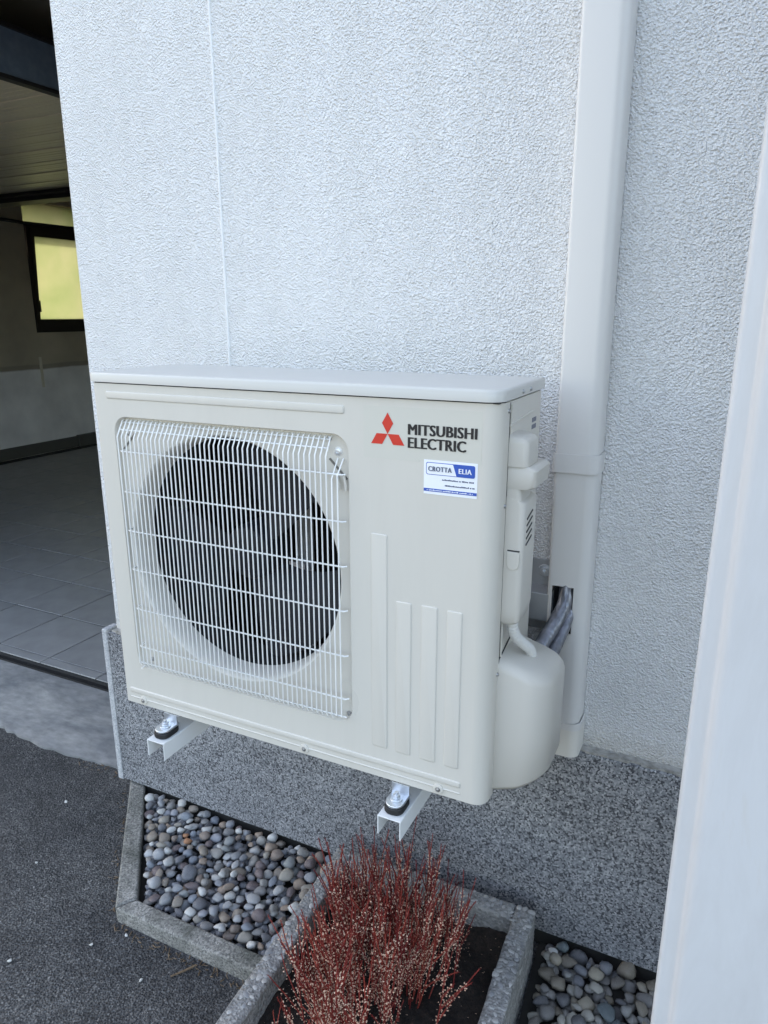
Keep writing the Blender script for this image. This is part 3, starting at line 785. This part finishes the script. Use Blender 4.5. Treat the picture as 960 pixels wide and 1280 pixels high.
for z, yy in ((.6285, YR-.004), (.615, YW+.010)):
    gwire([(.064, yy, z), (.537, yy, z)], .0014)
gwire([(.064, YW+.003, .112), (.571, YW+.003, .112)], .0014)
# corner slots of the recess and clip hooks
for (x, z, a) in ((.073, .590, 45), (.552, .578, -45)):
    o = MB().box(-.024, .024, -.0015, .0006, -.0018, .0018).build('corner_slot', 'slot_shade'); o.location = (x, YR-.0002, z); o.rotation_euler = (0, R(-a), 0); ap(o)
for x in (.556, .570):
    ap(MB().tube([(x-.006, YR-.004, .567), (x, YR-.008, .552), (x, YR-.008, .543)], .003, 8).build('guard_hook', 'ivory_plastic', smooth=True))
# fan
fan = ap(MB().lathe([(.0001, YR+.052), (.030, YR+.053), (.052, YR+.059), (.058, YR+.069), (.058, YR+.13)], FCX, FCZ, 32).build('fan', 'fan_plastic', smooth=True, fix=True))
for k in range(3):
    b = MB(); nr, na = 10, 18; vs = []; fs = []
    for i in range(nr+1):
        r = .052+(.226-.052)*i/nr; sp = R(58+22*i/nr); a0 = R(k*120+150+10*i/nr)
        for j in range(na+1):
            t = j/na; a = a0+sp*t; yy = YR+.066+.050*t-.010*math.sin(math.pi*t)
            if i == nr and (j == 0): r_ = r-.008
            else: r_ = r
            vs.append((FCX+r_*math.cos(a), yy, FCZ+r_*math.sin(a)))
    for i in range(nr):
        for j in range(na): q = i*(na+1)+j; fs.append((q, q+1, q+na+2, q+na+1))
    nv = len(vs); vs2 = [(x, y+.0025, z) for x, y, z in vs]
    b.add(vs, fs); b.add(vs2, [f[::-1] for f in fs])
    b.build('blade', 'fan_plastic', fan, smooth=True, fix=False)
mb = ap(MB().box(FCX+.035, FCX+.075, YB-.05, YB-.045, .02, ZT-.01).build('motor_bracket', 'galvanised'))
MB().box(.325, .365, YB-.062, YB-.052, .305, .320).box(.345, .357, YB-.065, YB-.055, .292, .330).build('bracket_tab', 'zinc', mb)
MB().box(FCX+.052, FCX+.088, YB-.060, YB-.054, .500, .511).build('bracket_tab', 'zinc', mb)
# maker's emblem and lettering
YL = YF-.0006
def flat(poly, y, name, mt, parent=None, th=.0003):
    o = MB().prism(poly, 1, y, y+th).build(name, mt)
    if parent is None: return ap(o)
    o.parent = parent; return o
decal = flat([(.608, .606), (.7085, .606), (.7085, .609), (.812, .609), (.812, .692), (.608, .692)], YF-.0003, 'decal', 'decal_cream', th=.0004)
ex, ez, es = .652, .6475, .0345
def rhomb(ang):
    u = (math.cos(R(ang)), math.sin(R(ang))); pts = []
    a1, a2 = R(ang+30), R(ang-30); l = es/math.sqrt(3)
    return [(ex, ez), (ex+l*math.cos(a2), ez+l*math.sin(a2)), (ex+es*u[0], ez+es*u[1]), (ex+l*math.cos(a1), ez+l*math.sin(a1))]
for a in (90, 210, 330): flat(rhomb(a), YL-.0003, 'emblem_diamond', 'logo_red', decal)
text_mesh('lettering', 'MITSUBISHI', .0222, 'logo_black', decal, (.6880, YL-.0003, .6490), 1, 0, spacing=1.06, fit=(.1165, .0172), bold=.0022)
text_mesh('lettering', 'ELECTRIC', .0222, 'logo_black', decal, (.6880, YL-.0003, .6275), 1, 0, spacing=1.06, fit=(.0990, .0175), bold=.0022)
# installer's sticker
st = flat([(.7165, .5555), (.8065, .5555), (.8065, .6115), (.7165, .6115)], YF-.0004, 'sticker', 'sticker_white', th=.0005)
ys = YF-.0008
box_ = rrect(.7205, .8025, .5875, .6075, .003, 4)
flat(box_, ys, 'badge_outline', 'sticker_blue', st)
flat(rrect(.7215, .8015, .5885, .6065, .0025, 4), ys-.0003, 'badge_field', 'sticker_white', st)
flat([(.7725, .5880), (.8015, .5880), (.8022, .590), (.8022, .605), (.8015, .6070), (.7660, .6070)], ys-.0006, 'badge_field', 'sticker_blue', st)
text_mesh('lettering', 'CROTTA', .0108, 'sticker_ink', st, (.7245, ys-.0010, .5935), 1, 0, spacing=1.12, fit=(.040, .0078), bold=.0008)
text_mesh('lettering', 'ELIA', .0108, 'sticker_white', st, (.7760, ys-.0010, .5935), 1, 0, spacing=1.12, fit=(.0215, .0078), bold=.0008)
flat([(.7167, .5600), (.8063, .5600), (.8063, .5648), (.7167, .5648)], ys-.0001, 'blue_band', 'sticker_blue', st)
# two fine lines of print, too small to read in the photograph: broken dashes
def dashes(x0, x1, z, h, mt, name, y):
    b = MB(); x = x0
    while x < x1:
        l = random.uniform(.0012, .0024); b.box(x, min(x+l, x1), y, y+.0002, z, z+h*random.uniform(.7, 1.2)); x += l+random.choice((.0005, .0005, .0005, .0018))
    o = b.build(name, mt); o.parent = st
dashes(.748, .8015, .5795, .0022, 'sticker_ink', 'fine_print', ys); dashes(.753, .8025, .5705, .0022, 'sticker_ink', 'fine_print', ys)
dashes(.722, .800, .5615, .0016, 'sticker_white', 'fine_print', ys-.0004)

# terminal cover on the right side
XS = UW-.002
def plan_prism(y0, y1, xp, z0, z1, r=.010):
    """plan outline against the side panel, protruding to xp; rounded outer corners"""
    return [(XS-.001, y0)] + arc(xp-r, y0+r, r, 270, 360, 6) + arc(xp-r*.7, y1-r*.7, r*.7, 0, 90, 5) + [(XS-.001, y1)]
def stack(levels, mt='ivory_plastic', name='terminal_cover', parent=None, angle=45):
    """loft of plan outlines [(poly,z),...]"""
    b = MB(); n = len(levels[0][0]); vs = []; fs = []
    for poly, z in levels:
        zf = z if callable(z) else (lambda x, y, z=z: z)
        vs += [(p[0], p[1], zf(p[0], p[1])) for p in poly]
    for k in range(len(levels)-1): fs += [(k*n+i, k*n+(i+1) % n, (k+1)*n+(i+1) % n, (k+1)*n+i) for i in range(n)]
    fs += [tuple(range(n-1, -1, -1)), tuple(range((len(levels)-1)*n, len(levels)*n))]
    b.add(vs, fs)
    o = b.build(name, mt, smooth=True, angle=angle)
    if parent: o.parent = parent
    else: ap(o)
    return o
Y0, Y1 = -.322, -.243
tc = stack([(plan_prism(Y0+.006, Y1-.01, .862, 0, 0), .330), (plan_prism(Y0, Y1-.004, .869, 0, 0), .337), (plan_prism(Y0, Y1, .871, 0, 0), .355), (plan_prism(Y0, Y1, .871, 0, 0), .540),
            (plan_prism(Y0+.0005, Y1-.002, .867, 0, 0), lambda x, y: .5445+.3*(.867-x))])
stack([(plan_prism(Y0+.002, Y1-.012, .864, 0, 0, .008), .5442), (plan_prism(Y0+.002, Y1-.012, .862, 0, 0, .008), .566)], parent=None, name='handle_recess')
sh = stack([(plan_prism(Y0+.002, Y1+.004, .878, 0, 0, .009), .5655), (plan_prism(Y0+.001, Y1+.014, .8855, 0, 0, .010), .570), (plan_prism(Y0+.001, Y1+.016, .8865, 0, 0, .010), .5955), (plan_prism(Y0+.004, Y1+.008, .880, 0, 0, .010), .6015)], name='handle_grip')
tp = stack([(plan_prism(Y0, Y1-.012, .872, 0, 0), .6017), (plan_prism(Y0, Y1-.012, .872, 0, 0), .638), (plan_prism(Y0+.002, Y1-.014, .868, 0, 0), lambda x, y: .6445+.15*(.868-x)), (plan_prism(Y0+.006, Y1-.020, .862, 0, 0), lambda x, y: .648+.15*(.862-x))], name='handle_top')
# louvre slots in the outer face
for k in range(5):
    o = MB().box(-.0006, .0006, -.017, .017, -.0014, .0014).build('louvre_slot', 'seam_dark'); o.location = (.8715, -.288, .474+.0110*k); o.rotation_euler = (R(14), 0, 0); ap(o)
ap(MB().prism(arc(.856, .440, .0105, 180, 360, 8)+[(.8665, .4615), (.8455, .4615)], 1, Y0-.0022, Y0+.004).build('finger_notch', 'ivory_paint', bevel=.0015, seg=2))
ap(MB().box(.846, .866, Y0-.0010, Y0+.01, .4618, .4640).build('notch_shadow_gap', 'seam_dark'))
# raised frame line on the side panel round the cover
o = MB().tube([(XS, -.334, .30), (XS, -.334, .655), (XS, -.326, .665), (XS, -.18, .672)], .0022, 8).build('raised_bead', 'ivory_paint', smooth=True); ap(o)
ap(MB().tube([(XS, -.329, .12), (XS, -.329, .648)], .0014, 8).build('raised_bead', 'ivory_paint', smooth=True))
b = MB()
for z in (.652, .640):
    y = -.176
    while y > -.190+.0: y -= .004
    for q in range(4): b.box(XS, XS+.0004, -.176+q*.0075, -.172+q*.0075, z, z+.008)
ap(b.build('wiring_mark', 'sticker_ink'))
# valve cover
vp0, vp1, vx = -.327, -.185, .930
def vplan(d, dx=0): return [(XS-.001, vp0+d)] + arc(vx-dx-.05, vp0+d+.05-d*.3, .05-d*.3, 270, 360, 12) + arc(vx-dx-.02, vp1-.02-d*.5, .02, 0, 90, 5) + [(XS-.001, vp1-d*.5)]
slope = lambda base: (lambda x, y: base - .30*(x-UW) - .05*(y-vp0))
vc = stack([(vplan(.005, .005), lambda x, y: .006+.52*max(0, x-UW-.01)), (vplan(0, 0), lambda x, y: .014+.52*max(0, x-UW-.01)), (vplan(0, 0), .12), (vplan(0, 0), slope(.246)), (vplan(.003, .003), slope(.2555)), (vplan(.009, .009), slope(.2625)), (vplan(.019, .019), slope(.2665))], name='valve_cover', mt='ivory_plastic', angle=70)
ap(MB().tube([(XS+.0005, -.333, .01), (XS+.0005, -.333, .235), (XS+.0005, -.318, .262), (XS+.0005, -.236, .282)], .0016, 6).build('cover_gap', 'seam_dark'))

# corrugated lead from terminal cover to valve cover
pts_ = [Vector((.853, -.296, .336)), Vector((.8540, -.294, .315)), Vector((.859, -.285, .295)), Vector((.868, -.270, .278)), Vector((.876, -.255, .262)), Vector((.880, -.245, .238))]
def crspline(P, n):
    out = []; Q = [P[0]]+P+[P[-1]]
    for i in range(1, len(Q)-2):
        for k in range(n):
            t = k/n; a, b_, c, d = Q[i-1], Q[i], Q[i+1], Q[i+2]
            out.append(.5*((2*b_)+(-a+c)*t+(2*a-5*b_+4*c-d)*t*t+(-a+3*b_-3*c+d)*t**3))
    return out+[P[-1]]
path = crspline(pts_, 16)
cc = MB().tube(path, [.0092+(.0007 if (i//2) % 2 else -.0005) for i in range(len(path))], 14).build('corrugated_conduit', 'grey_plastic', smooth=True, angle=80)
tag(cc, 'short white corrugated cable conduit between the two side covers of the unit', 'conduit')

# ---------------------------------------------------------------- trunking
TX0, TX1, TD = .858, .9385, .058
tr = empty('pipe_trunking', (.90, 0, -.06), 'tall cream plastic pipe trunking running up the wall right of the unit', 'trunking')
TRI = Matrix.Translation((-.90, 0, .06))
def tpn(o): o.parent = tr; o.matrix_parent_inverse = TRI; return o
def tprof(g=0.0):
    return [(TX0-g, -.001)] + arc(TX0-g+.008, -TD-g+.008, .008, 180, 270, 5) + arc(TX1+g-.022, -TD-g+.022, .022, 270, 345, 8) + [(TX1+g, -.001)]
def tshell(z0, z1, prof, name, mt, close=False, dx0=0):
    b = MB(); n = len(prof); inn = [(p[0], p[1]) for p in prof]
    cx = (TX0+TX1)/2
    inn = [(p[0]+(.002 if p[0] < cx else -.002), min(p[1]+.002, -.001)) for p in prof]
    vs = [(p[0], p[1], z) for z in (z0, z1) for p in prof]+[(p[0], p[1], z) for z in (z0, z1) for p in inn]
    fs = [(i, i+1, n+i+1, n+i) for i in range(n-1)]+[(2*n+i, 3*n+i, 3*n+i+1, 2*n+i+1) for i in range(n-1)]
    fs += [(i, 2*n+i, 2*n+i+1, i+1) for i in range(n-1)]+[(n+i, n+i+1, 3*n+i+1, 3*n+i) for i in range(n-1)]
    if close: fs.append(tuple(range(n-1, -1, -1)))
    b.add(vs, fs); return tpn(b.build(name, mt, smooth=True, angle=35))
tshell(.565, 4.2, tprof(), 'cover', 'trunking_plastic')
HZ0, HZ1, HX0, HX1 = .214, .313, .8685, .9105
pr = tprof()
tshell(HZ1, .5445, pr, 'cover', 'trunking_plastic')
tshell(.010, HZ0, pr, 'cover', 'trunking_plastic')
# beside the cut-out only the two flanks remain
iL = [p for p in pr if p[0] <= HX0 and p[1] > -TD+.0005] + [(HX0, -TD)]
iR = [(HX1, -TD)] + [p for p in pr if p[0] > HX1]
for pp in (iL, iR):
    n = len(pp); vs = [(p[0], p[1], z) for z in (HZ0, HZ1) for p in pp]; tpn(MB().add(vs, [(i, i+1, n+i+1, n+i) for i in range(n-1)]).build('cover_flank', 'trunking_plastic', smooth=True, angle=35))
tpn(MB().box(TX0+.003, TX1-.003, -.004, -.001, -.05, .60).build('back_plate', 'dark_inside'))
tshell(.5435, .5795, tprof(.0036), 'coupling', 'trunking_plastic')
tshell(-.0630, .014, tprof(.0034), 'end_cap', 'aged_plastic', close=True)
tshell(-.0, .0155, tprof(.0044), 'end_cap_lip', 'trunking_plastic')
tr.rotation_euler = (0, R(-.25), 0)

# insulated pipes out of the cut-out
def pipe(P, r, label):
    path = crspline([Vector(p) for p in P], 12)
    o = MB().tube(path, [r*(1+random.uniform(-.008,.008)) for i in range(len(path))], 18).build('insulated_pipe', 'foil_wrap', smooth=True, angle=80)
    return tag(o, label, 'pipe', 'insulated pipes leaving the trunking')
pipe([(.892, -.030, .40), (.893, -.042, .32), (.893, -.062, .275), (.880, -.100, .240), (.868, -.140, .212), (.864, -.170, .180), (.864, -.19, .14)], .0145, 'upper silver-wrapped insulated pipe leaving the trunking cut-out')
pipe([(.900, -.028, .34), (.901, -.045, .27), (.899, -.068, .240), (.893, -.105, .212), (.886, -.145, .190), (.882, -.172, .165), (.880, -.19, .12)], .0125, 'lower grey-wrapped insulated pipe entering the valve cover')

# ---------------------------------------------------------------- wall bracket
br = empty('wall_bracket', (.42, -.02, -.08), 'white steel wall bracket with two arms carrying the outdoor unit', 'bracket')
BRI = Matrix.Translation((-.42, .02, .08))
def brp(o): o.parent = br; o.matrix_parent_inverse = BRI; return o
brp(MB().box(.02, .862, -.056, -.0535, .232, .290).box(.02, .862, -.0535, -.004, .2875, .290).box(.02, .862, -.0535, -.004, .232, .2345).build('rail', 'galvanised', bevel=.001, seg=1))
brp(MB().box(.01, .868, -.0035, -.001, .19, .345).build('rail_plate', 'galvanised', bevel=.001, seg=1))
def hexbolt(x, y, z, r, h, axis, parent):
    b = MB(); poly = [(r*math.cos(R(60*i)), r*math.sin(R(60*i))) for i in range(6)]
    b.prism(poly, 2, .0022, h)
    b.prism([(r*1.55*math.cos(R(20*i)), r*1.55*math.sin(R(20*i))) for i in range(18)], 2, 0, .002)
    b.prism([(r*.5*math.cos(R(30*i)), r*.5*math.sin(R(30*i))) for i in range(12)], 2, h+.0002, h*1.5)
    o = b.build('bolt', 'zinc', bevel=.0006, seg=1); o.location = (x, y, z)
    if axis == 'y': o.rotation_euler = (R(90), 0, 0)
    brp(o); return o
hexbolt(.838, -.0037, .322, .0085, .012, 'y', br)
for x0_ in (.108, .657):
    x1_ = x0_+.046; zt, zb, ye = -.038, -.078, -.424
    t_ = .0022
    arm = MB().box(x0_, x1_, ye, -.035, zt-t_, zt).box(x0_, x0_+t_, ye, -.035, zb, zt-t_-.0001).box(x1_-t_, x1_, ye, -.035, zb, zt-t_-.0001)
    a = brp(arm.build('arm', 'arm_paint', bevel=.0009, seg=2))
    up_ = MB().box(x0_-.001, x1_+.001, -.034, -.032, -.10, .232).box(x0_-.001, x0_+.001, -.0319, -.003, -.10, .232).box(x1_-.001, x1_+.001, -.0319, -.003, -.10, .232)
    brp(up_.build('upright', 'arm_paint', bevel=.0008, seg=1))
    xc = (x0_+x1_)/2
    for yc in (-.386, -.150):
        pad = rrect(xc-.019, xc+.019, yc-.029, yc+.024, .016, 6)
        brp(MB().prism(pad, 2, zt+.0003, zt+.013).build('rubber_pad', 'rubber', bevel=.003, seg=2))
        pl2 = [(xc-.0175, yc+.022), (xc-.0175, yc-.010)] + arc(xc, yc-.010, .0175, 180, 360, 10) + [(xc+.0175, yc+.022)]
        brp(MB().prism(pl2, 2, zt+.0132, zt+.0185).build('clip_foot', 'zinc', bevel=.0015, seg=2))
        brp(MB().box(xc-.0175, xc+.0175, yc+.012, yc+.0145, zt+.0187, .0 if yc < -.3 else -.001).build('clip_plate', 'zinc'))
        hexbolt(xc, yc-.004, zt+.0187, .0075, .010, 'z', br)

# ---------------------------------------------------------------- white door leaf at the right edge
DX, DY = 1.1455, -.58
dl = empty('door_leaf', (DX, DY, ZG), 'smooth white door leaf standing open at the right edge, closest to the camera', 'door')
dpoly = arc(.006, .034, .006, 180, 90, 4)[::-1][::-1]
prof = [(0, .010), (.0006, .006), (.0020, .0030), (.0045, .0015), (.0080, .0010), (.0190, .0016), (.0210, .0008), (.0225, -.0012), (.0240, -.0036), (.0265, -.0066), (.030, -.0082), (.034, -.0086), (.80, -.0086), (.80, .040), (.006, .040), (.0015, .038), (0, .034)]
MB().prism(prof, 2, .06, 2.45).build('leaf', 'door_paint', dl, smooth=True, angle=50)  # width out of view extended to shade the wall and the unit's side
dl.rotation_euler = (0, 0, R(-3))
MB().tube([(.70, .041, 1.05), (.70, .085, 1.05), (.70, .09, 1.055), (.60, .092, 1.055)], .009, 10).build('handle', 'zinc', dl, smooth=True)
MB().box(.802, .852, -.005, .045, 0, 2.46).build('hinge_post', 'galvanised', dl)
# ---------------------------------------------------------------- small things on the asphalt
spots = [(-.02, -.43, .0048, 'round white chip on the asphalt closest to the front kerb corner'),
         (-.075, -.485, .0052, 'oval pale chip on the asphalt below the kerb corner'),
         (.10, -.505, .005, 'dull grey chip on the asphalt below the middle of the front kerb'),
         (-.555, -.145, .006, 'white chip on the asphalt nearest the garage apron'),
         (-.42, -.36, .0042, 'small white chip on the asphalt left of the diagonal kerb'),
         (-.21, -.60, .0065, 'large whitish chip on the asphalt nearest the bottom left corner')]
for k, (x, y, s, lab) in enumerate(spots):
    o = inst(PM_alt['white_stone'], 'stone_chip', (x, y, ZG+s*.35), (0, 0, random.uniform(0, 6)), (s*1.3, s*.8, s*.6))
    tag(o, lab, 'stone', 'loose chips on the asphalt')
b = MB()
for k in range(150):
    t = random.random()
    if t < .55: x = random.uniform(-.07, .36); y = -.412+random.gauss(-.008, .008)
    elif t < .8: u = random.random(); x = -.425+.35*u-.012+random.gauss(0,.008); y = -.01-.395*u-.008+random.gauss(0,.006)
    else: x = random.uniform(-.70, -.45); y = .03+random.gauss(-.006, .010)
    a = random.uniform(0, 6.28); l = random.uniform(.004, .016)
    b.tube([(x, y, ZG+.002), (x+math.cos(a)*l, y+math.sin(a)*l, ZG+.002+random.uniform(0, .004))], random.uniform(.0006, .0016), 4)
tag(b.build('dry_debris', 'dry_twig'), 'dry brown moss and needles gathered along the kerb foot', 'debris', kind='stuff')
tw = MB().tube([(.155, -.470, ZG+.003), (.175, -.445, ZG+.005), (.192, -.425, ZG+.010)], [.002, .0024, .0018], 6).build('dry_stalk', 'dry_twig', smooth=True)
tag(tw, 'pale dry stalk lying on the asphalt below the front kerb', 'twig')
